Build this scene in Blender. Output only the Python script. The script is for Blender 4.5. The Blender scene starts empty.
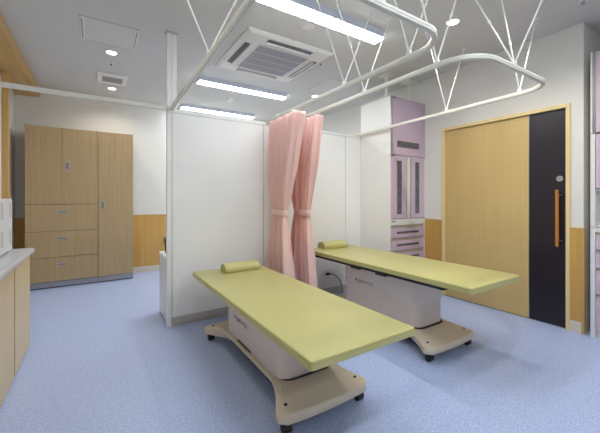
import bpy, bmesh, math, random
from mathutils import Vector, Matrix
random.seed(7)
PI = math.pi
SC = bpy.context.scene
COL = SC.collection

# ------------------------------------------------------------------ colours and materials
def lin(c):
    return tuple(((v/255)/12.92 if v/255 <= 0.04045 else ((v/255+0.055)/1.055)**2.4) for v in c)

def new_mat(name):
    m = bpy.data.materials.new(name); m.use_nodes = True
    nt = m.node_tree
    return m, nt, nt.nodes['Principled BSDF']

def setin(b, key, v):
    if key in b.inputs: b.inputs[key].default_value = v

def plain(name, rgb, rough=0.5, metal=0.0, spec=0.5, noise=0.0, nscale=40.0, bump=0.0, bscale=300.0):
    m, nt, b = new_mat(name)
    c = lin(rgb) + (1,)
    b.inputs['Base Color'].default_value = c
    b.inputs['Roughness'].default_value = rough
    b.inputs['Metallic'].default_value = metal
    setin(b, 'Specular IOR Level', spec)
    tc = nt.nodes.new('ShaderNodeTexCoord')
    if noise > 0:
        n = nt.nodes.new('ShaderNodeTexNoise'); n.inputs['Scale'].default_value = nscale; n.inputs['Detail'].default_value = 4
        nt.links.new(tc.outputs['Object'], n.inputs['Vector'])
        mx = nt.nodes.new('ShaderNodeMix'); mx.data_type = 'RGBA'
        mx.inputs[6].default_value = tuple(v*(1-noise) for v in c[:3]) + (1,)
        mx.inputs[7].default_value = tuple(min(1, v*(1+noise)) for v in c[:3]) + (1,)
        nt.links.new(n.outputs['Fac'], mx.inputs[0]); nt.links.new(mx.outputs[2], b.inputs['Base Color'])
    if bump > 0:
        n2 = nt.nodes.new('ShaderNodeTexNoise'); n2.inputs['Scale'].default_value = bscale
        nt.links.new(tc.outputs['Object'], n2.inputs['Vector'])
        bp = nt.nodes.new('ShaderNodeBump'); bp.inputs['Strength'].default_value = bump; bp.inputs['Distance'].default_value = 0.002
        nt.links.new(n2.outputs['Fac'], bp.inputs['Height']); nt.links.new(bp.outputs['Normal'], b.inputs['Normal'])
    return m

def wood(name, a, bcol, scale=(60, 60, 1.2), rough=0.45, detail=3.0):
    m, nt, b = new_mat(name)
    tc = nt.nodes.new('ShaderNodeTexCoord'); mp = nt.nodes.new('ShaderNodeMapping')
    mp.inputs['Scale'].default_value = scale
    nt.links.new(tc.outputs['Object'], mp.inputs['Vector'])
    n = nt.nodes.new('ShaderNodeTexNoise'); n.inputs['Scale'].default_value = 1.0; n.inputs['Detail'].default_value = detail
    nt.links.new(mp.outputs['Vector'], n.inputs['Vector'])
    r = nt.nodes.new('ShaderNodeValToRGB')
    r.color_ramp.elements[0].position = 0.3; r.color_ramp.elements[0].color = lin(a) + (1,)
    r.color_ramp.elements[1].position = 0.7; r.color_ramp.elements[1].color = lin(bcol) + (1,)
    nt.links.new(n.outputs['Fac'], r.inputs['Fac']); nt.links.new(r.outputs['Color'], b.inputs['Base Color'])
    b.inputs['Roughness'].default_value = rough
    return m

def emit(name, rgb, strength):
    m, nt, b = new_mat(name)
    b.inputs['Base Color'].default_value = (0.9, 0.9, 0.9, 1)
    b.inputs['Emission Color'].default_value = tuple(rgb) + (1,)
    b.inputs['Emission Strength'].default_value = strength
    return m

def floor_mat():
    m, nt, b = new_mat('blue_speckled_vinyl')
    tc = nt.nodes.new('ShaderNodeTexCoord')
    n1 = nt.nodes.new('ShaderNodeTexNoise'); n1.inputs['Scale'].default_value = 150; n1.inputs['Detail'].default_value = 3
    n2 = nt.nodes.new('ShaderNodeTexNoise'); n2.inputs['Scale'].default_value = 45; n2.inputs['Detail'].default_value = 3
    n3 = nt.nodes.new('ShaderNodeTexNoise'); n3.inputs['Scale'].default_value = 1.3; n3.inputs['Detail'].default_value = 2
    for n in (n1, n2, n3): nt.links.new(tc.outputs['Object'], n.inputs['Vector'])
    r1 = nt.nodes.new('ShaderNodeValToRGB'); e = r1.color_ramp.elements
    e[0].position = 0.32; e[0].color = lin(FLOOR_A) + (1,)
    e[1].position = 0.68; e[1].color = lin(FLOOR_B) + (1,)
    nt.links.new(n1.outputs['Fac'], r1.inputs['Fac'])
    mx = nt.nodes.new('ShaderNodeMix'); mx.data_type = 'RGBA'; mx.blend_type = 'MULTIPLY'
    mx.inputs[0].default_value = 0.45
    r2 = nt.nodes.new('ShaderNodeValToRGB'); e = r2.color_ramp.elements
    e[0].position = 0.35; e[0].color = (0.72, 0.74, 0.8, 1); e[1].position = 0.65; e[1].color = (1, 1, 1, 1)
    nt.links.new(n2.outputs['Fac'], r2.inputs['Fac'])
    nt.links.new(r1.outputs['Color'], mx.inputs[6]); nt.links.new(r2.outputs['Color'], mx.inputs[7])
    nt.links.new(mx.outputs[2], b.inputs['Base Color'])
    mr = nt.nodes.new('ShaderNodeMapRange'); mr.inputs['To Min'].default_value = 0.34; mr.inputs['To Max'].default_value = 0.46
    nt.links.new(n3.outputs['Fac'], mr.inputs['Value']); nt.links.new(mr.outputs['Result'], b.inputs['Roughness'])
    setin(b, 'Specular IOR Level', 0.35)
    return m

def curtain_mat():
    m, nt, b = new_mat('pink_curtain_cloth')
    b.inputs['Base Color'].default_value = lin((255, 233, 224)) + (1,)
    b.inputs['Roughness'].default_value = 0.75
    setin(b, 'Specular IOR Level', 0.2)
    tr = nt.nodes.new('ShaderNodeBsdfTranslucent'); tr.inputs['Color'].default_value = lin((255, 194, 176)) + (1,)
    ms = nt.nodes.new('ShaderNodeMixShader'); ms.inputs['Fac'].default_value = 0.32
    out = nt.nodes['Material Output']
    nt.links.new(b.outputs['BSDF'], ms.inputs[1]); nt.links.new(tr.outputs['BSDF'], ms.inputs[2])
    nt.links.new(ms.outputs['Shader'], out.inputs['Surface'])
    return m

def glass_mat():
    m, nt, b = new_mat('dark_window_glass')
    tc = nt.nodes.new('ShaderNodeTexCoord')
    n = nt.nodes.new('ShaderNodeTexNoise'); n.inputs['Scale'].default_value = 55; n.inputs['Detail'].default_value = 5
    nt.links.new(tc.outputs['Object'], n.inputs['Vector'])
    r = nt.nodes.new('ShaderNodeValToRGB'); e = r.color_ramp.elements
    e[0].position = 0.38; e[0].color = lin((62, 60, 66)) + (1,); e[1].position = 0.62; e[1].color = lin((120, 122, 126)) + (1,)
    nt.links.new(n.outputs['Fac'], r.inputs['Fac']); nt.links.new(r.outputs['Color'], b.inputs['Base Color'])
    b.inputs['Roughness'].default_value = 0.12
    return m

FLOOR_A, FLOOR_B = (147, 163, 208), (210, 225, 255)
M_FLOOR = floor_mat()
M_CEIL = plain('ceiling_paint', (208, 207, 203), 0.9, spec=0.2, noise=0.02, nscale=6)
M_WALL = plain('wall_paper', (222, 220, 214), 0.85, spec=0.2, noise=0.015, nscale=8, bump=0.05)
M_WAINS = wood('wainscot_wood', (192, 147, 76), (207, 164, 90), (40, 40, 0.9))
M_FRAME = wood('pale_frame_wood', (224, 202, 144), (234, 212, 156), (30, 30, 2))
M_BEAM = wood('beam_wood', (186, 146, 88), (208, 170, 108), (30, 2, 30))
M_POST = wood('post_wood', (190, 150, 90), (206, 168, 106), (45, 45, 1.2))
M_BASEB = plain('cream_baseboard', (214, 206, 192), 0.5)
M_DOOR = wood('door_veneer', (200, 172, 113), (206, 178, 119), (6, 40, 1.5), 0.4)
M_DARK = plain('aubergine_laminate', (32, 25, 34), 0.38)
M_ORANGE = wood('orange_wood', (178, 112, 38), (194, 126, 48), (60, 60, 4), 0.35)
M_STEEL = plain('brushed_steel', (170, 170, 172), 0.3, 0.9)
M_CHROME = plain('satin_chrome', (200, 200, 202), 0.22, 0.9)
M_OAK = wood('oak_veneer', (172, 146, 106), (186, 161, 120), (85, 85, 1.3))
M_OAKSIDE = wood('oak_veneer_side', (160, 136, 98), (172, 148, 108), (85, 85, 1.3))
M_GREY = plain('grey_plinth', (150, 152, 160), 0.5)
M_PULL = plain('grey_pull', (172, 174, 178), 0.35, 0.2)
M_PULLIN = plain('dark_pull_recess', (112, 114, 120), 0.5)
M_PART = plain('partition_white', (240, 239, 235), 0.45, spec=0.35)
M_PARTEDGE = plain('partition_edge_grey', (190, 190, 188), 0.45)
M_GAP = plain('dark_joint', (96, 96, 96), 0.7)
M_PBASE = plain('partition_base_grey', (196, 190, 180), 0.5)
M_RAIL = plain('rail_white', (226, 224, 213), 0.35)
M_ROD = plain('rod_white', (238, 238, 234), 0.35)
M_LILAC = plain('lilac_laminate', (204, 182, 200), 0.42)
M_CABW = plain('cabinet_white', (226, 225, 222), 0.35)
M_CABSIDE = plain('cabinet_side_white', (244, 242, 238), 0.4, metal=0.0, spec=0.4)
M_CABGAP = plain('beige_finger_gap', (176, 168, 152), 0.6)
M_GLASS = glass_mat()
M_BLACK = plain('black_rubber', (30, 30, 33), 0.5)
M_VINYL = plain('olive_vinyl', (193, 187, 125), 0.4, spec=0.4, noise=0.02, nscale=60, bump=0.05, bscale=500)
M_VINYLDK = plain('olive_piping', (172, 165, 104), 0.45)
M_SHROUD = plain('bed_plastic_white', (230, 214, 198), 0.4, noise=0.01)
M_BASE = plain('bed_base_beige', (220, 204, 180), 0.36)
M_INK = plain('dark_blue_ink', (60, 62, 84), 0.5)
M_LETTER = plain('grey_ink', (112, 110, 122), 0.5)
M_YELLOW = plain('yellow_mark', (216, 178, 40), 0.5)
M_PAPER = plain('label_white', (222, 222, 216), 0.5)
M_CURT = curtain_mat()
M_TIE = plain('pink_tie_cloth', (244, 190, 184), 0.8, spec=0.2)
M_ACP = plain('ac_panel_white', (228, 226, 222), 0.45)
M_ACG = plain('ac_grille_grey', (186, 186, 192), 0.55)
M_ACD = plain('ac_outlet_dark', (100, 102, 110), 0.5)
M_SLAT = plain('ac_slat_grey', (158, 158, 166), 0.5)
M_LBASE = plain('light_base_white', (206, 212, 226), 0.5)
M_COUNTER = plain('worktop_grey_white', (205, 206, 212), 0.3, noise=0.03, nscale=120)
M_TAN = plain('tan_laminate', (210, 187, 144), 0.4)
M_GROOVE = plain('orange_groove', (196, 148, 76), 0.5)
M_APPL = plain('appliance_white', (216, 216, 216), 0.4)
M_SLOT = plain('vent_slot_dark', (138, 140, 144), 0.6)
M_PANELLINE = plain('ceiling_panel', (214, 212, 208), 0.85)
M_LINE = plain('panel_frame_violet_grey', (184, 182, 192), 0.6)
M_VENTG = plain('vent_grille_grey', (150, 148, 144), 0.6)
M_LEAF = plain('yellow_green_leaf', (170, 160, 80), 0.6)
M_LAMP = emit('fluorescent_diffuser', (0.90, 0.96, 1.0), 46.0)
M_DOWN = emit('downlight_lens', (1.0, 0.95, 0.86), 10.0)

# ------------------------------------------------------------------ mesh helpers (world coordinates in, shifted to the parent)
class B:
    def __init__(s): s.bm = bmesh.new()
    def box(s, x0, x1, y0, y1, z0, z1, bev=0.0, seg=2):
        r = bmesh.ops.create_cube(s.bm, size=1.0)
        vs = r['verts']
        bmesh.ops.scale(s.bm, verts=vs, vec=(abs(x1-x0), abs(y1-y0), abs(z1-z0)))
        bmesh.ops.translate(s.bm, verts=vs, vec=((x0+x1)/2, (y0+y1)/2, (z0+z1)/2))
        if bev > 0:
            es = list({e for v in vs for e in v.link_edges})
            bmesh.ops.bevel(s.bm, geom=es, offset=bev, segments=seg, affect='EDGES', profile=0.5)
        return s
    def cyl(s, c, r, h, axis='Z', seg=20, r2=None):
        m = {'Z': Matrix.Identity(4), 'X': Matrix.Rotation(PI/2, 4, 'Y'), 'Y': Matrix.Rotation(PI/2, 4, 'X')}[axis]
        bmesh.ops.create_cone(s.bm, cap_ends=True, segments=seg, radius1=r, radius2=r if r2 is None else r2, depth=h,
                              matrix=Matrix.Translation(c) @ m)
        return s
    def ball(s, c, r, sc=(1, 1, 1), seg=14):
        bmesh.ops.create_uvsphere(s.bm, u_segments=seg, v_segments=seg//2+2, radius=r,
                                  matrix=Matrix.Translation(c) @ Matrix.Diagonal((sc[0], sc[1], sc[2], 1)))
        return s
    def rod(s, a, b, r, seg=10):
        a, b = Vector(a), Vector(b); d = b-a
        q = d.to_track_quat('Z', 'Y').to_matrix().to_4x4()
        bmesh.ops.create_cone(s.bm, cap_ends=True, segments=seg, radius1=r, radius2=r, depth=d.length,
                              matrix=Matrix.Translation((a+b)/2) @ q)
        return s
    def loft(s, rings, closed=True, caps=True):
        rs = [[s.bm.verts.new(p) for p in ring] for ring in rings]
        n = len(rs[0])
        for i in range(len(rs)-1):
            for j in range(n if closed else n-1):
                k = (j+1) % n
                s.bm.faces.new((rs[i][j], rs[i][k], rs[i+1][k], rs[i+1][j]))
        if caps and closed:
            s.bm.faces.new(list(reversed(rs[0]))); s.bm.faces.new(rs[-1])
        return s
    def sweep(s, path, section):
        # horizontal path; section = [(lateral, up)]
        rings = []
        for i, p in enumerate(path):
            a = Vector(path[max(0, i-1)]); c = Vector(path[min(len(path)-1, i+1)])
            t = (c-a); t.z = 0; t.normalize()
            nrm = Vector((t.y, -t.x, 0))
            pv = Vector(p)
            rings.append([tuple(pv + nrm*u + Vector((0, 0, v))) for u, v in section])
        return s.loft(rings)
    def tube(s, path, r, seg=8):
        pts = [Vector(p) for p in path]; rings = []
        for i, p in enumerate(pts):
            t = (pts[min(len(pts)-1, i+1)] - pts[max(0, i-1)]).normalized()
            up = Vector((0, 0, 1)) if abs(t.z) < 0.95 else Vector((1, 0, 0))
            u = t.cross(up).normalized(); v = u.cross(t)
            rings.append([tuple(p + u*(r*math.cos(2*PI*k/seg)) + v*(r*math.sin(2*PI*k/seg))) for k in range(seg)])
        return s.loft(rings)

def wloc(o):
    v = Vector((0, 0, 0))
    while o is not None:
        v = v + o.location; o = o.parent
    return v

def obj(name, b, mat, parent=None, smooth=None, at=None):
    bm = b.bm
    bmesh.ops.recalc_face_normals(bm, faces=bm.faces)
    base = wloc(parent) if parent is not None else Vector((0, 0, 0))
    if parent is None and at is not None: base = Vector(at)
    bmesh.ops.translate(bm, verts=bm.verts, vec=-base)
    me = bpy.data.meshes.new(name); bm.to_mesh(me); bm.free()
    me.materials.append(mat)
    if smooth is not None:
        for p in me.polygons: p.use_smooth = True
        try: me.set_sharp_from_angle(angle=math.radians(smooth))
        except Exception: pass
    o = bpy.data.objects.new(name, me); COL.objects.link(o)
    if parent is not None: o.parent = parent
    elif at is not None: o.location = at
    return o

def tag(o, label, cat, group=None):
    o['label'] = label; o['category'] = cat
    if group: o['group'] = group
    return o

def thing(name, label, cat, loc, group=None):
    o = bpy.data.objects.new(name, None); COL.objects.link(o)
    o.location = loc; o.empty_display_size = 0.1
    return tag(o, label, cat, group)

def struct(name, b, mat, smooth=None):
    o = obj(name, b, mat, None, smooth); o['kind'] = 'structure'; return o

def dup(root, dx, dy, dz, label):
    r = root.copy(); COL.objects.link(r)
    r.location = root.location + Vector((dx, dy, dz)); r['label'] = label
    for ch in list(root.children):
        c = ch.copy(); COL.objects.link(c); c.parent = r
        for g in list(ch.children):
            d = g.copy(); COL.objects.link(d); d.parent = c
    return r

def rrect(x0, x1, y0, y1, r, n=6):
    pts = []
    for cx, cy, a0 in ((x1-r, y1-r, 0), (x0+r, y1-r, PI/2), (x0+r, y0+r, PI), (x1-r, y0+r, 1.5*PI)):
        for k in range(n+1):
            a = a0 + PI/2*k/n
            pts.append((cx + r*math.cos(a), cy + r*math.sin(a)))
    return pts

def text_part(name, txt, size, origin, xdir, ydir, mat, parent, depth=0.0006):
    cu = bpy.data.curves.new(name, 'FONT'); cu.body = txt; cu.size = size; cu.extrude = depth
    t = bpy.data.objects.new(name + '_src', cu); COL.objects.link(t)
    dg = bpy.context.evaluated_depsgraph_get()
    me = bpy.data.meshes.new_from_object(t.evaluated_get(dg))
    bpy.data.objects.remove(t); bpy.data.curves.remove(cu)
    X, Y = Vector(xdir), Vector(ydir); Z = X.cross(Y)
    mt = Matrix.Translation(Vector(origin) - wloc(parent)) @ Matrix((X, Y, Z)).transposed().to_4x4()
    me.transform(mt)
    me.materials.clear(); me.materials.append(mat); me.name = name
    o = bpy.data.objects.new(name, me); COL.objects.link(o); o.parent = parent
    return o

# ------------------------------------------------------------------ room shell
H = 2.70
XL, XR, XRR = -0.93, 3.55, 4.16
YB, YF = 5.65, -2.3
struct('floor', B().box(XL-0.1, XRR+0.1, YF-0.1, YB+0.1, -0.1, 0), M_FLOOR)
struct('ceiling', B().box(XL-0.1, XRR+0.1, YF-0.1, YB+0.1, H, H+0.1), M_CEIL)
struct('wall_back', B().box(XL-0.1, XR+0.15, YB, YB+0.1, 0, H), M_WALL)
struct('wall_left', B().box(XL-0.1, XL, YF, YB, 0, H), M_WALL)
struct('wall_front', B().box(XL-0.1, XRR+0.1, YF-0.1, YF, 0, H), M_WALL)
DY0, DY1, DZ = 1.085, 2.326, 2.025       # outside of the door frame
w = B()
w.box(XR, XR+0.12, 0.995, DY0, 0, H).box(XR, XR+0.12, DY1, YB, 0, H).box(XR, XR+0.12, DY0, DY1, DZ, H)
struct('wall_right', w, M_WALL)
struct('wall_recess', B().box(XR+0.12, XRR, 0.995, 1.095, 0, H).box(XRR, XRR+0.1, YF, 1.095, 0, H), M_WALL)
# wainscots
WZ = 0.91
struct('trim_1', B().box(0.452, XR, YB-0.012, YB, 0.09, WZ), M_WAINS)
struct('trim_2', B().box(XL, -0.772, YB-0.012, YB, 0.09, WZ), M_WAINS)
struct('trim_3', B().box(XR-0.012, XR, DY1, 2.565, 0.09, WZ), M_WAINS)
struct('trim_4', B().box(XR-0.012, XR, 1.006, DY0, 0.10, WZ), M_WAINS)
struct('trim_5', B().box(XR-0.016, XR+0.02, 0.986, 1.005, 0, WZ), M_POST)      # wooden corner bead
struct('trim_6', B().box(XR-0.016, XR, DY1, 2.565, WZ, WZ+0.008).box(XR-0.016, XR, 0.995, DY0, WZ, WZ+0.008)
       .box(0.452, XR, YB-0.016, YB, WZ, WZ+0.008), M_BEAM)
struct('baseboard_back', B().box(0.452, XR, YB-0.016, YB, 0, 0.09).box(XL, -0.772, YB-0.016, YB, 0, 0.09), M_BASEB)
struct('baseboard_right', B().box(XR-0.016, XR, DY1, 2.565, 0, 0.09).box(XR-0.014, XR, 1.006, DY0, 0, 0.10), M_BASEB)
struct('baseboard_left', B().box(XL, XL+0.01, 3.3, YB-0.016, 0, 0.09), M_BASEB)
# wooden header and post along the left wall
struct('trim_7', B().box(XL, -0.665, 0.6, YB, 2.575, H, 0.003), M_BEAM)
struct('trim_8', B().box(-0.880, -0.820, 4.67, 4.73, 0, 2.575, 0.003), M_POST)

# door
door = bpy.data.objects.new('door_1', None); COL.objects.link(door); door.location = (XR, (DY0+DY1)/2, 0)
door['kind'] = 'structure'; door['label'] = 'wide pale wooden sliding door with a dark aubergine panel at its right'
fr = B()
fr.box(XR-0.018, XR+0.12, DY0, DY0+0.030, 0, DZ, 0.002).box(XR-0.018, XR+0.12, DY1-0.034, DY1, 0, DZ, 0.002)
fr.box(XR-0.018, XR+0.12, DY0+0.030, DY1-0.034, DZ-0.034, DZ, 0.002)
obj('door_frame', fr, M_FRAME, door)
o = obj('door_panel', B().box(XR+0.01, XR+0.045, 1.412, DY1-0.036, 0.008, DZ-0.036), M_DOOR, door)
o = obj('dark_panel', B().box(XR+0.012, XR+0.047, DY0+0.031, 1.407, 0.008, DZ-0.036), M_DARK, door)
obj('joint_strip', B().box(XR+0.006, XR+0.046, 1.407, 1.412, 0.008, DZ-0.036), M_STEEL, door)
obj('threshold', B().box(XR+0.012, XR+0.1, DY0+0.031, DY1-0.036, 0.0, 0.007), M_GAP, door)
hd = obj('handle', B().cyl((XR-0.035, 1.172, 0.997), 0.0135, 0.515, 'Z', 16), M_ORANGE, door, 40)
hd['label'] = 'orange wooden bar handle'
obj('handle_bracket', B().rod((XR-0.035, 1.172, 1.205), (XR+0.012, 1.150, 1.205), 0.007)
    .rod((XR-0.035, 1.172, 0.79), (XR+0.012, 1.150, 0.79), 0.007), M_STEEL, hd)
lk = obj('lock', B().cyl((XR+0.004, 1.162, 1.355), 0.026, 0.016, 'X', 24), M_CHROME, door, 40)
obj('keyhole', B().cyl((XR-0.006, 1.162, 1.355), 0.009, 0.006, 'X', 14), M_STEEL, lk)

# ------------------------------------------------------------------ tall oak cabinets on the back wall
CF = 5.25
def pull(parent, x, z, wx, wz, y=CF):
    p = obj('pull', B().box(x-wx/2, x+wx/2, y-0.003, y+0.004, z-wz/2, z+wz/2, 0.002), M_PULL, parent)
    obj('pull_recess', B().box(x-wx/2+0.008, x+wx/2-0.008, y-0.0042, y-0.002, z-wz/2+0.006, z+wz/2-0.014), M_PULLIN, p)
    return p
t = thing('storage_cabinet', 'wider tall oak cabinet with two doors above three drawers', 'cabinet', (-0.377, 5.44, 0), 'oak cabinets on the back wall')
x0, x1 = -0.768, 0.010
obj('body', B().box(x0, x1, CF+0.02, YB-0.02, 0.085, 2.112), M_OAKSIDE, t)
obj('plinth', B().box(x0, x1, CF+0.012, YB-0.03, 0.014, 0.083), M_GREY, t)
obj('gap_shade_strip', B().box(x0+0.004, x1-0.004, CF+0.03, YB-0.04, 0.0, 0.014), M_BLACK, t)  # black strip painted in as the shade of the gap under the plinth
xm = -0.391
d1 = obj('door', B().box(x0+0.001, xm-0.0015, CF, CF+0.02, 1.102, 2.112, 0.001), M_OAK, t)
d2 = obj('door', B().box(xm+0.0015, x1-0.001, CF, CF+0.02, 1.102, 2.112, 0.001), M_OAK, t)
pull(d2, -0.335, 1.612, 0.040, 0.11)
obj('lock', B().cyl((-0.335, CF-0.001, 1.50), 0.007, 0.006, 'Y', 12), M_CHROME, d2)
for za, zb in ((0.750, 1.096), (0.405, 0.745), (0.088, 0.400)):
    dr = obj('drawer', B().box(x0+0.001, x1-0.001, CF, CF+0.02, za, zb, 0.001), M_OAK, t)
    pull(dr, -0.390, zb-0.090, 0.100, 0.034)
obj('hinge', B().box(x0-0.001, x0+0.012, CF-0.002, CF+0.02, 2.105, 2.116), M_CHROME, t)
obj('hinge', B().box(x1-0.014, x1-0.001, CF-0.002, CF+0.02, 2.105, 2.116), M_CHROME, t)
t = thing('storage_cabinet', 'narrow tall oak cabinet with a single full-height door', 'cabinet', (0.23, 5.44, 0), 'oak cabinets on the back wall')
x0, x1 = 0.014, 0.447
obj('body', B().box(x0, x1, CF+0.02, YB-0.02, 0.085, 2.112), M_OAKSIDE, t)
obj('plinth', B().box(x0, x1, CF+0.012, YB-0.03, 0.014, 0.083), M_GREY, t)
obj('gap_shade_strip', B().box(x0+0.004, x1-0.004, CF+0.03, YB-0.04, 0.0, 0.014), M_BLACK, t)  # same black strip, standing for the shaded gap below this plinth
d = obj('door', B().box(x0+0.001, x1-0.001, CF, CF+0.02, 0.088, 2.112, 0.001), M_OAK, t)
pull(d, 0.068, 1.093, 0.040, 0.11)
obj('lock', B().cyl((0.068, CF-0.001, 0.985), 0.007, 0.006, 'Y', 12), M_CHROME, d)
obj('hinge', B().box(x1-0.012, x1+0.001, CF-0.002, CF+0.02, 2.105, 2.116), M_CHROME, t)

# ------------------------------------------------------------------ partition
PY0, PY1, PZ = 3.09, 3.132, 2.0
t = thing('partition', 'white freestanding panel partition behind the heads of both beds', 'partition', (1.9, 3.11, 0))
for a, b in ((0.583, 1.507), (1.512, 1.585), (1.590, 2.659), (2.664, 3.535)):
    obj('panel', B().box(a, b, PY0, PY1, 0.082, PZ-0.036, 0.0015), M_PART, t)
    obj('skirting', B().box(a, b, PY0+0.003, PY1-0.003, 0.0, 0.080), M_PBASE, t)
obj('joint', B().box(0.584, 3.53, PY0+0.006, PY1-0.006, 0.02, PZ-0.02), M_GAP, t)
obj('cap_rail', B().box(0.583, 3.535, PY0-0.001, PY1+0.001, PZ-0.033, PZ, 0.002), M_PART, t)
obj('end_post', B().box(0.537, 0.577, PY0-0.004, PY1+0.004, 0.0, H-0.012, 0.003), M_PART, t)
obj('ceiling_post', B().box(0.581, 0.622, PY0, PY1, PZ+0.001, H-0.012, 0.002), M_PART, t)
obj('ceiling_plate', B().box(0.525, 0.632, PY0-0.012, PY1+0.012, H-0.012, H-0.0005, 0.002), M_PARTEDGE, t)
t = obj('support_rail', B().box(XL, 0.536, 3.098, 3.128, 1.985, 2.020, 0.003), M_RAIL, at=(XL, 3.113, 2.0))
tag(t, 'long white horizontal bar from the left wall to the partition end post', 'rail')

# low white cupboard behind the partition
t = thing('low_cupboard', 'low white cupboard just peeking out behind the end of the partition', 'cupboard', (0.9, 3.36, 0))
obj('body', B().box(0.545, 1.25, 3.15, 3.56, 0.02, 0.60, 0.002), M_CABW, t)
obj('top', B().box(0.542, 1.25, 3.145, 3.565, 0.602, 0.628, 0.003), M_PART, t)
obj('plinth', B().box(0.56, 1.24, 3.16, 3.55, 0.0, 0.02), M_GREY, t)
t = thing('plant_pot', 'small dark pot with yellow-green tops on the low white cupboard', 'pot', (0.62, 3.36, 0.628))
rings = []
for z, r in ((0.0, 0.026), (0.12, 0.034), (0.145, 0.034), (0.145, 0.029), (0.11, 0.028)):
    rings.append([(0.605+r*math.cos(2*PI*k/18), 3.43+r*math.sin(2*PI*k/18), 0.6285+z) for k in range(18)])
obj('pot', B().loft(rings), M_BLACK, t, 40)
lf = B()
for px, py, pz in ((0.565, 3.43, 0.752), (0.572, 3.46, 0.775), (0.560, 3.41, 0.728), (0.585, 3.40, 0.782)):
    lf.ball((px, py, pz), 0.014, (1, 1, 0.9), 10)
obj('leaves', lf, M_LEAF, t, 60)

# ------------------------------------------------------------------ lilac and white cabinet units, tall stack
def lilac_stack(mp, L, front_is_y, names, cfg):
    """mp(a, d, z): a runs along the front, d goes into the cabinet"""
    def bx(a0, a1, d0, d1, z0, z1, bev=0.0):
        p, q = mp(a0, d0), mp(a1, d1)
        return (min(p[0], q[0]), max(p[0], q[0]), min(p[1], q[1]), max(p[1], q[1]), z0, z1, bev)
    return bx

def carcass(t, bx, L, D, z0, z1, mat=None):
    m = mat or M_CABSIDE
    for a0, a1 in ((0, 0.018), (L-0.018, L)):
        obj('side_panel', B().box(*bx(a0, a1, 0.0, D, z0, z1)), m, t)
    obj('top_panel', B().box(*bx(0.018, L-0.018, 0.0, D, z1-0.018, z1)), M_CABW, t)
    obj('bottom_panel', B().box(*bx(0.018, L-0.018, 0.0, D, z0, z0+0.018)), M_CABW, t)
    obj('back_panel', B().box(*bx(0.018, L-0.018, D-0.012, D, z0+0.018, z1-0.018)), M_CABW, t)

# stack at the partition: front faces -Y at Y = 2.57
LX0, LX1, LYF = 2.922, 3.546, 2.588
Lw = LX1-LX0; LD = 0.498
bx = lilac_stack(lambda a, d: (LX0+a, LYF+d), Lw, True, None, None)
def loc(z): return (LX0+Lw/2, LYF+LD/2, z)
t = thing('wall_cabinet', 'top lilac cabinet box nearest the ceiling, beside the partition', 'cabinet', loc(1.695), 'lilac cabinets beside the partition')
carcass(t, bx, Lw, LD, 1.695, 2.392)
d = obj('door', B().box(*bx(0.022, Lw-0.004, -0.019, -0.001, 1.70, 2.388, 0.001)), M_LILAC, t)
obj('window', B().box(*bx(0.095, 0.50, -0.022, -0.0185, 1.795, 1.868)), M_GLASS, d)
obj('edge_trim', B().box(*bx(0.0, 0.019, -0.016, -0.001, 1.695, 2.392)), M_STEEL, t)
obj('name_plate', B().box(*bx(0.026, 0.085, -0.0205, -0.0185, 2.368, 2.384)), M_PULLIN, d)
t = thing('glazed_cabinet', 'middle lilac cabinet with two slit-windowed doors, beside the partition', 'cabinet', loc(0.9255), 'lilac cabinets beside the partition')
carcass(t, bx, Lw, LD, 0.9255, 1.6945)
for a0, a1, w0, w1 in ((0.003, 0.262, 0.095, 0.175), (0.358, Lw-0.022, 0.430, 0.505)):
    d = obj('door', B().box(*bx(a0, a1, -0.019, -0.001, 0.938, 1.675, 0.001)), M_LILAC, t)
    obj('window', B().box(*bx(w0, w1, -0.021, -0.0185, 0.99, 1.630)), M_GLASS, d)
    obj('lock', B().cyl((LX0+(0.235 if a0 < 0.1 else 0.385), LYF-0.020, 1.30), 0.006, 0.006, 'Y', 10), M_CHROME, d)
obj('centre_stile', B().box(*bx(0.285, 0.335, -0.014, -0.001, 0.93, 1.688)), M_CABW, t)
obj('grip_strip', B().box(*bx(0.264, 0.284, -0.010, -0.001, 0.938, 1.675)).box(*bx(0.336, 0.357, -0.010, -0.001, 0.938, 1.675)), M_CABGAP, t)
obj('edge_trim', B().box(*bx(Lw-0.020, Lw, -0.019, -0.001, 0.93, 1.688)), M_CABW, t)
obj('name_plate', B().box(*bx(0.0, 0.05, -0.02, -0.001, 1.677, 1.689)), M_PULLIN, t)
t = thing('drawer_cabinet', 'bottom cabinet of lilac drawers, beside the partition', 'cabinet', loc(0), 'lilac cabinets beside the partition')
carcass(t, bx, Lw, LD, 0.05, 0.925)
obj('plinth', B().box(*bx(0.01, Lw-0.01, 0.03, LD, 0.0, 0.05)), M_GREY, t)
obj('top_band', B().box(*bx(0.0, Lw, -0.019, -0.001, 0.856, 0.925, 0.001)), M_CABW, t)
obj('name_plate', B().box(*bx(0.012, 0.065, -0.0205, -0.0185, 0.895, 0.912)), M_STEEL, t)
obj('edge_trim', B().box(*bx(Lw-0.022, Lw, -0.019, -0.001, 0.05, 0.855)), M_CABW, t)
for k in range(5):
    zt = 0.815 - 0.150*k
    zb = zt - 0.110 if k < 4 else 0.07
    dr = obj('drawer', B().box(*bx(0.003, Lw-0.024, -0.019, -0.001, zb, zt, 0.001)), M_LILAC, t)
    obj('grip', B().box(*bx(0.003, Lw-0.024, -0.008, -0.001, zt+0.001, zt+0.038)), M_CABGAP, dr)
    obj('window', B().box(*bx(0.09, 0.50, -0.021, -0.0185, zt-0.062, zt-0.036)), M_GLASS, dr)
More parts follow.
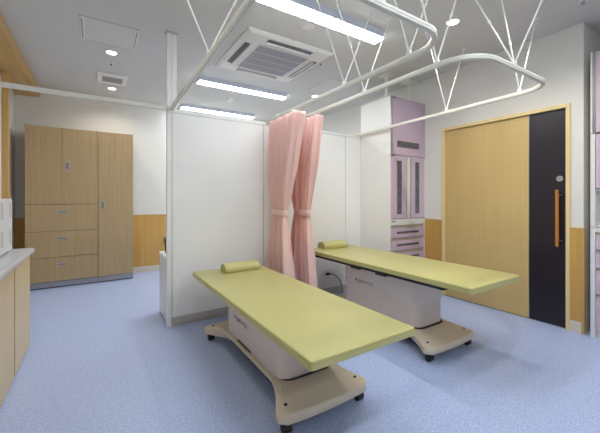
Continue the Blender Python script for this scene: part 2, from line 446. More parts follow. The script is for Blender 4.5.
for i, px in enumerate((3.00, 3.425)):
    lab = ('white bracing pole above the left corner of the top lilac cabinet', 'white bracing pole above the right side of the top lilac cabinet')[i]
    t = thing('bracing_pole', lab, 'pole', (px, 2.72, 2.392), 'bracing poles above the lilac cabinet')
    obj('foot', B().box(px-0.04, px+0.04, 2.68, 2.76, 2.392, 2.400, 0.002), M_RAIL, t)
    obj('shaft', B().cyl((px, 2.72, 2.54), 0.019, 0.28, 'Z', 18), M_RAIL, t, 40)
    obj('ceiling_pad', B().box(px-0.075, px+0.075, 2.645, 2.795, 2.68, H-0.0005, 0.004), M_RAIL, t)

# stack in the recess at the right: front faces -X at X = 3.55
RY1 = 0.944; RW = 0.62; RF = 3.55; RD = 0.5
bx = lilac_stack(lambda a, d: (RF+d, RY1-a), RW, False, None, None)
def rloc(z): return (RF+RD/2, RY1-RW/2, z)
t = thing('wall_cabinet', 'top lilac cabinet box at the right edge, in the wall recess by the door', 'cabinet', rloc(1.725), 'lilac cabinets in the right recess')
carcass(t, bx, RW, RD, 1.725, 2.413)
d = obj('door', B().box(*bx(0.034, RW-0.004, -0.019, -0.001, 1.73, 2.405, 0.001)), M_LILAC, t)
obj('edge_trim', B().box(*bx(0.0, 0.012, -0.019, -0.001, 1.725, 2.413)), M_CABW, t)
obj('edge_channel', B().box(*bx(0.013, 0.031, -0.012, -0.001, 1.725, 2.413)), M_STEEL, t)
t = thing('shelf_cabinet', 'middle cabinet at the right edge with a lilac flap above an open shelf', 'cabinet', rloc(0.935), 'lilac cabinets in the right recess')
carcass(t, bx, RW, RD, 0.935, 1.720)
obj('door', B().box(*bx(0.034, RW-0.004, -0.019, -0.001, 1.262, 1.712, 0.001)), M_LILAC, t)
obj('shelf', B().box(*bx(0.019, RW-0.019, -0.001, RD-0.015, 1.240, 1.258)), M_CABW, t)
obj('edge_trim', B().box(*bx(0.0, 0.030, -0.019, -0.001, 0.935, 1.720)), M_CABW, t)
obj('name_plate', B().box(*bx(0.034, 0.10, -0.019, -0.001, 1.713, 1.7195)), M_PULLIN, t)
t = thing('drawer_cabinet', 'bottom cabinet of lilac drawers at the right edge by the door', 'cabinet', rloc(0), 'lilac cabinets in the right recess')
carcass(t, bx, RW, RD, 0.04, 0.930)
obj('plinth', B().box(*bx(0.0, RW, 0.0, RD, 0.0, 0.04)), M_CABW, t)
obj('top_band', B().box(*bx(0.031, RW, -0.019, -0.001, 0.892, 0.930)), M_CABW, t)
obj('edge_trim', B().box(*bx(0.0, 0.030, -0.019, -0.001, 0.0, 0.930)), M_CABW, t)
for zb, zt in ((0.745, 0.865), (0.590, 0.715), (0.372, 0.560), (0.06, 0.340)):
    dr = obj('drawer', B().box(*bx(0.032, RW-0.004, -0.019, -0.001, zb, zt, 0.001)), M_LILAC, t)
    obj('grip', B().box(*bx(0.032, RW-0.004, -0.008, -0.001, zt+0.001, zt+0.026)), M_CABGAP, dr)

# ------------------------------------------------------------------ left counter
CX = -0.450; CE = 3.285
labs = ('end tan base cabinet of the left counter, nearest the oak cabinets', 'tan base cabinet of the left counter under the white appliance',
        'tan base cabinet at the near end of the left counter')
for k in range(3):
    y1 = CE - 0.572*k; y0 = y1 - 0.570
    t = thing('base_cabinet', labs[k], 'cabinet', ((CX+XL)/2, (y0+y1)/2, 0), 'base cabinets of the left counter')
    obj('body', B().box(XL+0.005, CX-0.02, y0+0.001, y1-0.001, 0.03, 0.738), M_TAN, t)
    obj('plinth', B().box(XL+0.005, CX-0.03, y0+0.001, y1-0.001, 0.0, 0.03), M_GROOVE, t)
    dd = obj('door', B().box(CX-0.018, CX, y0+0.034, y1, 0.012, 0.738, 0.001), M_TAN, t)
    obj('finger_groove', B().box(CX-0.018, CX-0.005, y0+0.001, y0+0.034, 0.012, 0.738), M_GROOVE, dd)
t = obj('worktop', B().box(XL+0.002, CX+0.028, CE-1.73, CE+0.022, 0.740, 0.780, 0.014, 4), M_COUNTER, at=((CX+XL)/2, 2.4, 0.740), smooth=40)
tag(t, 'pale grey worktop with rounded edge over the left base cabinets', 'worktop')
# appliance with vents
AX, AY0, AY1 = -0.535, 2.66, 3.168
t = thing('vented_appliance', 'white boxy appliance with rows of vent slots on the left worktop', 'appliance', (AX-0.17, (AY0+AY1)/2, 0.78))
cas = obj('casing', B().box(AX-0.36, AX, AY0, AY1, 0.795, 1.172, 0.004), M_APPL, t)
for fx in (AX-0.33, AX-0.03):
    for fy in (AY0+0.04, AY1-0.04):
        obj('foot', B().cyl((fx, fy, 0.788), 0.014, 0.0145, 'Z', 14), M_BLACK, t)
for yc in (3.10, 2.86):
    for zg in (0.845, 1.040):
        vt = B()
        for k in range(7):
            z = zg + 0.0155*k
            vt.box(AX-0.001, AX+0.0012, yc-0.024, yc+0.024, z, z+0.006)
        obj('vent_slots', vt, M_SLOT, t)

# ------------------------------------------------------------------ treatment beds
def make_bed(bx_, y0, y1, ztop, label, cover_low, casters_y, text, frame, base_x):
    W = 0.325; th = 0.043; cx = bx_
    t = thing('treatment_bed', label, 'bed', (cx, (y0+y1)/2, 0), 'treatment beds')
    # mattress
    rings = []
    zb = ztop - th
    for z, ins in ((zb, 0.004), (zb+0.004, 0.0), (ztop-0.012, 0.0), (ztop-0.004, 0.003), (ztop, 0.011)):
        rings.append([(x, y, z) for x, y in rrect(cx-W+ins, cx+W-ins, y0+ins, y1-ins, 0.018, 5)])
    obj('mattress', B().loft(rings), M_VINYL, t, 40)
    pip = B()
    pth = [(x, y, ztop-0.0125) for x, y in rrect(cx-W-0.0005, cx+W+0.0005, y0-0.0005, y1+0.0005, 0.018, 5)]
    pip.tube(pth + [pth[0]], 0.0016, 6)
    obj('piping', pip, M_VINYLDK, t, 60)
    fi, fe = frame
    obj('frame', B().box(cx-W+fi, cx+W-fi, y0+fe, y1-0.03, zb-0.022, zb-0.0005, 0.004), M_BLACK, t)
    for sy in (y0+1.07, y0+0.765):
        obj('frame_clip', B().box(cx-W+fi-0.006, cx-W+0.12, sy-0.055, sy+0.055, zb-0.034, zb-0.010, 0.006), M_BLACK, t)
    # base
    cx = base_x
    c0, c1 = casters_y
    ye0, ye1 = c0-0.055, c1+0.055
    cyc = (ye0+ye1)/2; hl = (ye1-ye0)/2; hw = 0.297; ww = 0.205
    N = 160; out = []
    for k in range(N):
        # walk the dog-bone outline: half-width as a function of y
        u = k/N*4
        if u < 1:   px, py = hw*(2*u-1), -hl
        elif u < 2: px, py = hw, -hl + 2*hl*(u-1)
        elif u < 3: px, py = hw*(1-2*(u-2)), hl
        else:       px, py = -hw, hl - 2*hl*(u-3)
        a = abs(py)/hl
        if 1 <= u < 2 or u >= 3:
            dd = hl-abs(py); s = 1.0 if dd < 0.06 else max(0.0, 1-(dd-0.06)/0.28)**2
            px = math.copysign(ww + (hw-ww)*s, px)
            # rounded corners
            rc = 0.04
            if abs(py) > hl-rc:
                q = (abs(py)-(hl-rc))/rc
                px = math.copysign(abs(px) - rc*(1-math.sqrt(max(0, 1-q*q*0.98))), px)
        else:
            bow = 0.016*(1-(px/hw)**2)
            q = abs(px)/hw
            lim = hw - 0.04*(1-math.sqrt(1-0.98))
            px = px*lim/hw
            py = math.copysign(hl + bow, py)
        out.append((px, py))
    ccx, col_w, cl0, cl1 = cx, 0.19, c0+0.140, c1-0.195
    def clampc(p):
        return (min(max(p[0], -col_w+0.0), col_w), min(max(p[1], cl0-cyc-0.01), cl1-cyc+0.02))
    def ztp(p):      # top skin height: low towards the corners, high beside the column
        a = abs(p[1])/hl
        s = min(1, max(0, (a-0.55)/0.4)); s = s*s*(3-2*s)
        return 0.150 - 0.036*s
    def zbt(p):      # arched under edge
        a = abs(p[1])/hl
        s = min(1, max(0, (a-0.45)/0.4)); s = s*s*(3-2*s)
        return 0.080 - 0.017*s
    def ring(f, zf): return [(cx+f(p)[0], cyc+f(p)[1], zf(p)) for p in out]
    def ins(d):
        def g(p):
            L = math.hypot(p[0]/hw*1.0, p[1]/hl) or 1
            return (p[0]*(1-d/hw), p[1]*(1-d/hl))
        return g
    idn = lambda p: p
    mid = lambda p: ((p[0]*0.985*0.55+clampc(p)[0]*0.45), (p[1]*0.99*0.55+clampc(p)[1]*0.45))
    def wst(d, dy=0.0):
        def g(p):
            a = min(1, max(0, (abs(p[0])-ww)/(hw-ww))) if abs(p[1]) < hl-0.001 else 1
            return (p[0] - math.copysign(min(abs(p[0]), 0.004+d*(1-a)), p[0]), p[1]*(1-dy/hl))
        return g
    rings = [ring(wst(0.055, 0.020), lambda p: zbt(p)+0.010), ring(wst(0.034, 0.004), zbt), ring(wst(0.026), lambda p: zbt(p)+0.008),
             ring(idn, lambda p: ztp(p)-0.012), ring(ins(0.004), lambda p: ztp(p)-0.003), ring(ins(0.014), ztp), ring(lambda p: (p[0]*0.76+clampc(p)[0]*0.24, p[1]*0.76+clampc(p)[1]*0.24), lambda p: ztp(p)+0.003),
             ring(mid, lambda p: ztp(p)*0.55+0.152*0.45), ring(clampc, lambda p: 0.155)]
    obj('base', B().loft(rings), M_BASE, t, 50)
    obj('underframe', B().box(cx-0.15, cx+0.15, c0+0.05, c1-0.05, 0.045, 0.078, 0.004), M_BLACK, t)
    for sx in (-1, 1):
        for yy in (c0, c1):
            x = cx + sx*0.244; sgn0 = 1 if yy == c0 else -1
            cs = obj('caster', B().cyl((x, yy, 0.056), 0.010, 0.022, 'Z', 12).box(x-0.017, x+0.017, yy-0.014, yy+0.014, 0.032, 0.050, 0.003), M_BLACK, t, 40)
            obj('wheel', B().cyl((x, yy-sgn0*0.012, 0.0235), 0.0235, 0.044, 'X', 20), M_BLACK, cs, 40)
            sgn = 1 if yy == c0 else -1
            obj('hole_plug', B().cyl((x-sx*0.010, yy+sgn*0.012, 0.1195), 0.0095, 0.014, 'Z', 14), M_BLACK, t, 40)
    # covers of the lifting column
    def colring(z, gx, gy): return [(x, y, z) for x, y in rrect(cx-col_w-gx, cx+col_w+gx, cl0-gy, cl1+gy, 0.085, 8)]
    def lower_ring(z, g):
        return [(x, y, z) for x, y in rrect(cx-col_w+0.006-g, cx+col_w-0.006+g, cl0+0.006-g, cl1-0.006+g, 0.082, 8)]
    obj('gasket', B().loft([[(x, y, z) for x, y in rrect(cx-col_w+0.012, cx+col_w-0.012, cl0-0.012, cl0+0.16, 0.075, 8)] for z in (0.140, 0.162)]), M_BLACK, t, 40)
    if cover_low > 0.2:
        obj('lower_cover', B().loft([lower_ring(0.156, 0), lower_ring(zb-0.05, 0)]), M_SHROUD, t, 40)
    zt = zb-0.024
    obj('upper_cover', B().loft([colring(cover_low, 0.0, 0.0), colring(cover_low+0.004, 0.003, 0.003), colring(zt, 0.003, 0.003)]), M_SHROUD, t, 40)
    # printing on the camera side of the covers (the side faces -X, its reading direction runs towards -Y)
    fx = cx-col_w-0.0036
    zr = ztop - th - 0.182
    lt = text_part('lettering', text, 0.040, (fx, cl1-0.240, zr), (0, -1, 0), (0, 0, 1), M_LETTER, t)
    lg = B()
    yy = cl1-0.215
    lg.loft([[(fx, yy+0.014, zr+0.028), (fx, yy-0.012, zr+0.028), (fx, yy-0.004, zr-0.002)],
             [(fx-0.0006, yy+0.014, zr+0.028), (fx-0.0006, yy-0.012, zr+0.028), (fx-0.0006, yy-0.004, zr-0.002)]])
    obj('emblem', lg, M_INK, t)
    def mark(zc, x, name, flip):
        m = B()
        for yo in (0, -0.022):
            h = 0.011*flip
            m.loft([[(x, cl1-0.055+yo, zc-h), (x, cl1-0.071+yo, zc-h), (x, cl1-0.063+yo, zc+h)],
                    [(x-0.0006, cl1-0.055+yo, zc-h), (x-0.0006, cl1-0.071+yo, zc-h), (x-0.0006, cl1-0.063+yo, zc+h)]])
        obj(name, m, M_PULL, t)
    mark(zt-0.145, fx, 'level_mark', 1)
    if cover_low > 0.2: mark(0.235, cx-col_w+0.0056, 'level_mark', -1)
    else: mark(0.205, fx, 'level_mark', -1)
    # caution label on the waist of the base
    yl = cyc + 0.10
    def sl(y, z, o): return (cx-ww+0.030*(1-(z-0.088)/0.050)-o, y, z)
    def plate(pts): return B().loft([[sl(y, z, -0.002) for y, z in pts], [sl(y, z, 0.0010) for y, z in pts]])
    obj('caution_label', plate([(yl-0.11, 0.100), (yl-0.02, 0.100), (yl-0.02, 0.128), (yl-0.11, 0.128)]), M_PAPER, t)
    obj('caution_mark', plate([(yl+0.012+0.011*math.cos(2*PI*k/14), 0.114+0.011*math.sin(2*PI*k/14)) for k in range(14)]), M_YELLOW, t)
    obj('pedal_slot', B().box(cx-col_w-0.006, cx-col_w+0.01, yl-0.17, yl+0.05, 0.158, 0.170), M_BLACK, t)
    return t

make_bed(1.043, 1.042, 2.918, 0.52, 'nearer olive-green treatment bed, the lower one, on a beige base', 0.157, (1.390, 2.612), 'JABIX PCO', (0.075, 0.10), 1.043)
make_bed(2.285, 1.085, 2.940, 0.615, 'farther, higher olive-green treatment bed in front of the sliding door', 0.352, (1.440, 2.660), 'JABIX PCO', (0.008, 0.20), 2.266)

def pillow(x0, x1, y0, z, label, rot=0.0):
    # D-section bolster lying along X
    prof = []
    wd, ht = 0.150, 0.078
    for k in range(5): prof.append((0.010+ (wd-0.020)*k/4, 0.0))
    for k in range(17):
        a = PI*k/16
        prof.append((wd/2 + wd/2*math.cos(a)*(1.0), 0.018 + (ht-0.018)*math.sin(a)**0.85))
    rings = []
    n = 11
    for i in range(n):
        f = i/(n-1); e = abs(2*f-1)
        sc = 1 - 0.10*max(0, (e-0.88)/0.12)**2
        rings.append([(x0+(x1-x0)*f, y0 + wd/2 + (py-wd/2)*sc, z + 0.0008 + pz*sc) for py, pz in prof])
    t = thing('bolster_pillow', label, 'pillow', ((x0+x1)/2, y0+wd/2, z), 'bolster pillows')
    obj('cushion', B().loft(rings), M_VINYL, t, 50)
    pp = B()
    for rg in (rings[0], rings[-1]):
        pp.tube(list(rg) + [rg[0]], 0.0022, 6)
    obj('piping', pp, M_VINYLDK, t, 60)
    return t
pillow(0.945, 1.272, 2.665, 0.52, 'olive bolster pillow on the nearer, lower bed')
pillow(2.110, 2.440, 2.785, 0.615, 'olive bolster pillow on the farther, higher bed')

# power cord of the farther bed
t = thing('power_cord', 'black power cord plugged into the partition behind the farther bed', 'cord', (2.366, 3.08, 0.0))
obj('plug', B().box(2.345, 2.392, 3.062, 3.089, 0.242, 0.272, 0.006), M_BLACK, t, 40)
ctrl = [(2.385, 3.07, 0.255), (2.44, 3.05, 0.245), (2.505, 3.03, 0.19), (2.53, 3.00, 0.10), (2.50, 2.95, 0.03), (2.42, 2.88, 0.008), (2.33, 2.76, 0.008), (2.30, 2.69, 0.008)]
def smoothpath(c, n=6):
    pts = [Vector(p) for p in c]; res = []
    for i in range(len(pts)-1):
        p0, p1, p2, p3 = pts[max(0, i-1)], pts[i], pts[i+1], pts[min(len(pts)-1, i+2)]
        for k in range(n):
            s = k/n
            res.append(0.5*((2*p1)+(p2-p0)*s+(2*p0-5*p1+4*p2-p3)*s*s+(3*p1-p0-3*p2+p3)*s**3))
    res.append(pts[-1]); return res
obj('cable', B().tube(smoothpath(ctrl), 0.0055, 8), M_BLACK, t, 60)

# ------------------------------------------------------------------ curtain rails
ZR = 2.008
def arc(cx, cy, r, a0, a1, n=12):
    return [(cx+r*math.cos(a0+(a1-a0)*k/n), cy+r*math.sin(a0+(a1-a0)*k/n), ZR) for k in range(n+1)]
SEC = [(-0.013, -0.013), (-0.006, -0.014), (-0.004, -0.010), (0.004, -0.010), (0.006, -0.014), (0.013, -0.013), (0.014, -0.004), (0.0115, -0.003), (0.0115, 0.001),
       (0.014, 0.002), (0.013, 0.014), (-0.013, 0.014), (-0.014, 0.002), (-0.0115, 0.001), (-0.0115, -0.003), (-0.014, -0.004)]
def subdiv(a, b, n=8): return [tuple(Vector(a).lerp(Vector(b), k/n)) for k in range(1, n)]
def u_rail(xa, xb, yc, ra, rb, fa, fb):
    p = [(fa, PY0-0.006, ZR)] + subdiv((fa, PY0-0.006, ZR), (xa, yc+ra, ZR))
    p += arc(xa+ra, yc+ra, ra, PI, 1.5*PI)
    p += subdiv(p[-1], (xb-rb, yc, ZR))
    p += arc(xb-rb, yc+rb, rb, 1.5*PI, 2*PI)
    p += subdiv(p[-1], (fb, PY0-0.006, ZR)) + [(fb, PY0-0.006, ZR)]
    return p
def hanger(t, x, y, along, spread=0.30):
    h = obj('hanger_bracket', B().box(x-0.012, x+0.012, y-0.012, y+0.012, ZR+0.0145, ZR+0.040, 0.003), M_ROD, t)
    for s in (-1, 1):
        dx, dy = (s*spread, 0) if along == 'X' else (0, s*spread)
        a = Vector((x + dx*0.02, y + dy*0.02, ZR+0.036)); b = Vector((x+dx, y+dy, H-0.006))
        r = obj('hanger_rod', B().rod(a, b, 0.0048), M_ROD, h, 40)
        m = a.lerp(b, 0.5); d = (b-a).normalized()
        obj('rod_joint', B().rod(m-d*0.012, m+d*0.012, 0.0085), M_ROD, h, 40)
        obj('ceiling_plate', B().box(b.x-0.016, b.x+0.016, b.y-0.016, b.y+0.016, H-0.006, H-0.0005, 0.001), M_ROD, h)
X1, X2, X3, X4, YC = 0.545, 1.555, 1.795, 2.835, 0.972
t = thing('curtain_rail', 'white U-shaped ceiling rail over the nearer bed, carrying the left curtain', 'curtain rail', (1.05, 2.0, ZR), 'curtain rails')
obj('track', B().sweep(u_rail(X1, X2, YC, 0.20, 0.20, X1+0.035, X2), SEC), M_RAIL, t, 40)
for x, y, al in ((X1+0.012, 1.87, 'X'), (X1, 2.72, 'X'), (X2, 1.82, 'X'), (X2, 1.235, 'X'), (1.045, YC, 'Y')):
    if (x, y) == (X1, 2.72): continue
    hanger(t, x, y, al)
for x in (X1+0.035, X2):
    obj('end_bracket', B().box(x-0.016, x+0.016, PY0-0.012, PY0-0.0015, ZR-0.02, ZR+0.018, 0.002), M_RAIL, t)
for y in (2.35, 2.72):
    obj('track_screw', B().cyl((X1+0.035*(y-1.172)/1.912-0.0145, y, ZR), 0.005, 0.004, 'X', 10), M_CHROME, t)
t = thing('curtain_rail', 'white U-shaped ceiling rail over the farther bed, carrying the right curtain', 'curtain rail', (2.32, 2.0, ZR), 'curtain rails')
obj('track', B().sweep(u_rail(X3, X4, YC, 0.22, 0.20, X3, X4+0.045), SEC), M_RAIL, t, 40)
for x, y, al in ((X3, 1.855, 'X'), (X3, 1.215, 'X'), (2.245, YC, 'Y'), (X4, 1.19, 'X'), (X4+0.015, 1.83, 'X')):
    hanger(t, x, y, al)
for x in (X3, X4+0.045):
    obj('end_bracket', B().box(x-0.016, x+0.016, PY0-0.012, PY0-0.0015, ZR-0.02, ZR+0.018, 0.002), M_RAIL, t)

# ------------------------------------------------------------------ curtains
def curtain(name_label, X, prof, folds, seed):
    rnd = random.Random(seed)
    ph = [rnd.uniform(-0.5, 0.5) for _ in range(40)]
    am = [rnd.uniform(0.65, 1.25) for _ in range(40)]
    t = thing('privacy_curtain', name_label, 'curtain', (X, 2.78, 0.2), 'pink privacy curtains')
    bm = bmesh.new(); NU, NV = folds*14, 60
    z0, z1 = prof[0][0], prof[-1][0]
    def samp(z):
        for i in range(len(prof)-1):
            a, b = prof[i], prof[i+1]
            if a[0] >= z >= b[0]:
                s = (a[0]-z)/(a[0]-b[0]); s2 = s
                return [a[k] + (b[k]-a[k])*s2 for k in range(1, len(a))]
        return list(prof[-1][1:])
    grid = []
    for j in range(NV+1):
        z = z0 + (z1-z0)*j/NV
        y0, y1, amp, bundle = samp(z)
        row = []
        for i in range(NU+1):
            s = i/NU
            k = int(s*folds); a = am[k]
            w = math.sin(2*PI*folds*s + 0.35*ph[k] + 0.25*math.sin(3*z+5*s))
            w2 = 0.38*math.sin(4*PI*folds*s + ph[(k+7) % 40]*2 + z)
            env = 1.0 - bundle*(abs(2*s-1)**2)*0.75
            x = X + amp*a*env*(w+w2)
            y = y0 + (y1-y0)*s + 0.35*(y1-y0)/folds*math.cos(2*PI*folds*s)*0.5
            row.append(bm.verts.new((x, y, z)))
        grid.append(row)
    for j in range(NV):
        for i in range(NU):
            bm.faces.new((grid[j][i], grid[j][i+1], grid[j+1][i+1], grid[j+1][i]))
    b = B(); b.bm.free(); b.bm = bm
    c = obj('drape', b, M_CURT, t, 180)
    md = c.modifiers.new('thickness', 'SOLIDIFY'); md.thickness = 0.0016; md.offset = 0
    # tie band
    zt = 1.035
    y0, y1, amp, bd = samp(zt)
    yc = (y0+y1)/2
    rg = []
    for z, g in ((zt-0.034, 0.0), (zt-0.030, 0.003), (zt+0.026, 0.003), (zt+0.030, 0.0)):
        rg.append([(X+(0.044+g)*math.cos(2*PI*k/36), yc+((y1-y0)/2*0.98+0.006+g)*math.sin(2*PI*k/36), z + 0.010*math.sin(2*PI*k/36)) for k in range(36)])
    rg2 = [[(X+(px-X)*0.94, yc+(py-yc)*0.96, pz) for px, py, pz in r_] for r_ in reversed(rg)]
    tb = B(); tb.loft(rg + rg2 + [rg[0]], caps=False)
    obj('tieback', tb, M_CURT, t, 50)
    hk = B()
    y0, y1, amp, bd = samp(z0)
    for k in range(folds):
        yk = y0 + (y1-y0)*(k+0.5)/folds
        hk.cyl((X, yk, ZR-0.0225), 0.004, 0.014, 'Z', 8)
        hk.box(X-0.006, X+0.006, yk-0.003, yk+0.003, ZR-0.034, ZR-0.024)
    obj('rail_hooks', hk, M_ROD, t)
    return t
P1 = [(1.974, 2.415, 2.950, 0.044, 0.0), (1.55, 2.525, 2.990, 0.046, 0.1), (1.22, 2.620, 2.990, 0.036, 0.3), (1.035, 2.670, 2.960, 0.030, 0.8), (0.90, 2.655, 2.975, 0.036, 0.5), (0.60, 2.61, 3.01, 0.042, 0.2), (0.24, 2.55, 3.05, 0.048, 0.1)]
P2 = [(1.974, 2.425, 2.930, 0.044, 0.0), (1.55, 2.495, 2.950, 0.046, 0.1), (1.22, 2.575, 2.940, 0.036, 0.3), (1.035, 2.620, 2.900, 0.030, 0.8), (0.90, 2.610, 2.920, 0.036, 0.5), (0.60, 2.57, 2.95, 0.042, 0.2), (0.24, 2.52, 2.98, 0.046, 0.1)]
curtain('left one of the two tied pink curtains, at the head of the nearer bed', X2, P1, 8, 3)
curtain('right one of the two tied pink curtains, between the beds', X3, P2, 7, 11)

# ------------------------------------------------------------------ ceiling fittings
def light(xc, yc, label, group='ceiling strip lights'):
    t = thing('strip_light', label, 'light', (xc, yc, H), group)
    L = 0.625
    hp = [(-0.090, H-0.0005), (-0.068, H-0.050), (0.068, H-0.050), (0.090, H-0.0005)]
    obj('housing', B().loft([[(x, yc+a, z) for a, z in hp] for x in (xc-L, xc+L)]), M_LBASE, t)
    pr = [(-0.062, 0.0), (-0.060, -0.006), (-0.045, -0.011), (0.0, -0.013), (0.045, -0.011), (0.060, -0.006), (0.062, 0.0)]
    obj('diffuser', B().loft([[(x, yc+a, H-0.0505+b) for a, b in pr] for x in (xc-L+0.004, xc+L-0.004)]), M_LAMP, t)
    return t
LX = 1.592
light(LX, 2.105, 'long strip light nearest the camera, crossing above the curtain rails')
light(1.700, 4.065, 'middle long strip light, behind the air conditioner')
light(1.775, 5.360, 'farthest long strip light, close to the back wall')
for (x, y) in ((LX, 0.20), (LX, -1.55)):
    light(x, y, 'strip light on the ceiling behind the camera', 'strip lights behind the camera')

def downlight(x, y, label, group='round downlights', watts=22.0):
    t = thing('downlight', label, 'light', (x, y, H), group)
    rg = []
    for r, z in ((0.058, 0.0), (0.058, -0.004), (0.052, -0.006), (0.047, -0.004), (0.047, 0.0)):
        rg.append([(x+r*math.cos(2*PI*k/32), y+r*math.sin(2*PI*k/32), H-0.0005+z) for k in range(32)])
    obj('trim_ring', B().loft(rg, caps=False), M_ACP, t, 40)
    obj('lens', B().cyl((x, y, H-0.002), 0.046, 0.003, 'Z', 32), M_DOWN, t)
    ld = bpy.data.lights.new('lamp', 'SPOT'); ld.energy = watts; ld.color = (1.0, 0.94, 0.84)
    ld.spot_size = math.radians(150); ld.spot_blend = 0.7; ld.shadow_soft_size = 0.022
    lo = bpy.data.objects.new('lamp', ld); COL.objects.link(lo); lo.parent = t; lo.location = (0, 0, -0.012)
    return t
downlight(0.128, 3.855, 'round downlight between the ceiling hatch and the vent at left')
downlight(0.175, 5.10, 'round downlight behind the ceiling vent at left')
downlight(2.80, 5.06, 'round downlight in the far right corner above the curtains')
downlight(2.735, 3.86, 'round downlight beside the faint square ceiling hatch')
downlight(2.590, 1.60, 'round downlight above the farther curtain rail, towards the door', watts=38.0)
downlight(2.590, 0.87, 'round downlight on the ceiling outside the picture', 'downlights outside the picture', 44.0)
downlight(0.128, 1.60, 'round downlight on the ceiling outside the picture', 'downlights outside the picture')

# ceiling cassette air conditioner
ax, ay, hs = 1.612, 3.088, 0.478
t = thing('air_conditioner', 'square four-way air conditioner cassette in the ceiling', 'air conditioner', (ax, ay, H))
def sq(h, z): return [(ax-h, ay-h, z), (ax+h, ay-h, z), (ax+h, ay+h, z), (ax-h, ay+h, z)]
obj('panel', B().loft([sq(hs, H-0.0005), sq(hs, H-0.012), sq(hs-0.03, H-0.030), sq(0.30, H-0.034)]), M_ACP, t)
g = obj('intake_grille', B().box(ax-0.285, ax+0.285, ay-0.285, ay+0.285, H-0.040, H-0.0345, 0.002), M_ACG, t)
rb = B()
for k in range(1, 4):
    yy = ay-0.285+0.57*k/4
    rb.box(ax-0.284, ax+0.284, yy-0.004, yy+0.004, H-0.0435, H-0.040)
obj('grille_bar', rb, M_ACP, g)
gl = B()
for k in range(1, 40):
    xx = ax-0.285+0.57*k/40
    gl.box(xx-0.0022, xx+0.0022, ay-0.283, ay+0.283, H-0.0425, H-0.040)
obj('grille_slats', gl, M_SLAT, g)
obj('grille_frame', B().box(ax-0.30, ax+0.30, ay-0.30, ay-0.286, H-0.041, H-0.034).box(ax-0.30, ax+0.30, ay+0.286, ay+0.30, H-0.041, H-0.034)
    .box(ax-0.30, ax-0.286, ay-0.286, ay+0.286, H-0.041, H-0.034).box(ax+0.286, ax+0.30, ay-0.286, ay+0.286, H-0.041, H-0.034), M_ACP, t)
for sx, sy in ((0, -1), (0, 1), (-1, 0), (1, 0)):
    c = 0.390
    if sx == 0:
        o = obj('air_outlet', B().box(ax-0.25, ax+0.25, ay+sy*c-0.030, ay+sy*c+0.030, H-0.037, H-0.030), M_ACD, t)
        obj('louver', B().box(ax-0.25, ax+0.25, ay+sy*(c-0.022)-0.007, ay+sy*(c-0.022)+0.007, H-0.058, H-0.037, 0.001), M_ACP, o)
    else:
        o = obj('air_outlet', B().box(ax+sx*c-0.030, ax+sx*c+0.030, ay-0.25, ay+0.25, H-0.037, H-0.030), M_ACD, t)
        obj('louver', B().box(ax+sx*(c-0.022)-0.007, ax+sx*(c-0.022)+0.007, ay-0.25, ay+0.25, H-0.058, H-0.037, 0.001), M_ACP, o)

# hatches, vent, detectors
def hatch(x0, x1, y0, y1, label, rails):
    t = thing('ceiling_hatch', label, 'hatch', ((x0+x1)/2, (y0+y1)/2, H))
    obj('panel', B().box(x0+0.004, x1-0.004, y0+0.004, y1-0.004, H-0.003, H-0.0005), M_PANELLINE, t)
    obj('frame', B().box(x0, x1, y0-0.002, y0+0.004, H-0.004, H-0.0005).box(x0, x1, y1-0.004, y1+0.002, H-0.004, H-0.0005)
        .box(x0-0.002, x0+0.004, y0, y1, H-0.004, H-0.0005).box(x1-0.004, x1+0.002, y0, y1, H-0.004, H-0.0005), M_LINE, t)
    if rails:
        for xx in (x0+0.014, x1-0.014):
            r = obj('vent_strip', B().box(xx-0.016, xx+0.016, y0, y1, H-0.010, H-0.003, 0.002), M_ACP, t)
            obj('vent_slot', B().box(xx-0.005, xx+0.005, y0+0.03, y1-0.03, H-0.0108, H-0.0098), M_VENTG, r)
hatch(-0.125, 0.325, 3.205, 3.665, 'white ceiling hatch with slotted edge strips at left', True)
hatch(2.49, 2.94, 3.175, 3.675, 'plain faint square ceiling hatch behind the curtain rails', False)
t = thing('ceiling_vent', 'small rectangular ceiling vent with grey grille between two downlights', 'vent', (0.165, 4.69, H))
obj('frame', B().box(0.0, 0.328, 4.48, 4.885, H-0.014, H-0.0005, 0.004), M_ACP, t)
obj('grille', B().box(0.055, 0.278, 4.60, 4.80, H-0.016, H-0.0138), M_VENTG, t)
def disc(name, x, y, r, h, label, cat, mat=M_ACP, dome=False):
    t = thing(name, label, cat, (x, y, H))
    obj('base_ring', B().cyl((x, y, H-0.0005-h/2), r, h, 'Z', 28), mat, t, 40)
    return t
t = disc('ceiling_speaker', 1.578, 2.33, 0.055, 0.004, 'faint round white speaker on the ceiling beside the nearest strip light', 'speaker')
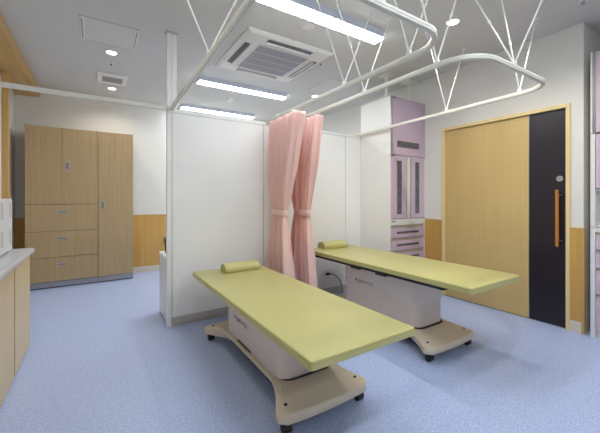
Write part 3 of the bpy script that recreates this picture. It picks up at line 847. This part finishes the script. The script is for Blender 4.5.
obj('cover', B().cyl((1.578, 2.33, H-0.006), 0.045, 0.003, 'Z', 28), M_ACP, t)
t = disc('smoke_detector', 1.715, 4.671, 0.055, 0.014, 'round white detector on the ceiling between the two far strip lights', 'detector')
obj('cap', B().cyl((1.715, 4.671, H-0.024), 0.042, 0.02, 'Z', 24, 0.032), M_ACP, t, 40)
for x, y, lab in ((2.073, 2.90, 'tiny ceiling sensor at the right edge of the air conditioner'), ):
    t = disc('ceiling_sensor', x+0.06, y, 0.016, 0.006, lab, 'sensor')
    obj('eye', B().ball((x+0.06, y, H-0.008), 0.011), M_PULLIN, t, 60)
t = disc('sprinkler_head', 0.133, 4.17, 0.030, 0.004, 'small ceiling sprinkler between downlight and vent at left', 'sprinkler')
obj('nozzle', B().cyl((0.133, 4.17, H-0.012), 0.010, 0.018, 'Z', 12), M_PULLIN, t)
t = disc('sprinkler_head', 3.164, 0.89, 0.030, 0.004, 'dark ceiling sprinkler at the top right corner', 'sprinkler')
obj('nozzle', B().cyl((3.164, 0.89, H-0.016), 0.014, 0.026, 'Z', 14), M_PULL, t)

# ------------------------------------------------------------------ world, camera, view
wd = bpy.data.worlds.new('World'); SC.world = wd; wd.use_nodes = True
wd.node_tree.nodes['Background'].inputs['Color'].default_value = (0.9, 0.95, 1, 1)
wd.node_tree.nodes['Background'].inputs['Strength'].default_value = 0.05
cam = bpy.data.cameras.new('camera'); co = bpy.data.objects.new('camera', cam); COL.objects.link(co)
F = 317.6
yaw = math.atan(203/F)
co.location = (0, 0, 1.17); co.rotation_euler = (PI/2, 0, -yaw)
cam.sensor_fit = 'HORIZONTAL'; cam.sensor_width = 36; cam.lens = F/600*36
cam.shift_y = -17.5/600; cam.clip_start = 0.02
SC.camera = co
vs = SC.view_settings
vs.view_transform = 'Standard'; vs.look = 'None'; vs.gamma = 1; vs.use_curve_mapping = False; vs.exposure = -0.25
SC.display_settings.display_device = 'sRGB'
SC.cycles.use_denoising = True
SC.cycles.max_bounces = 10; SC.cycles.diffuse_bounces = 7
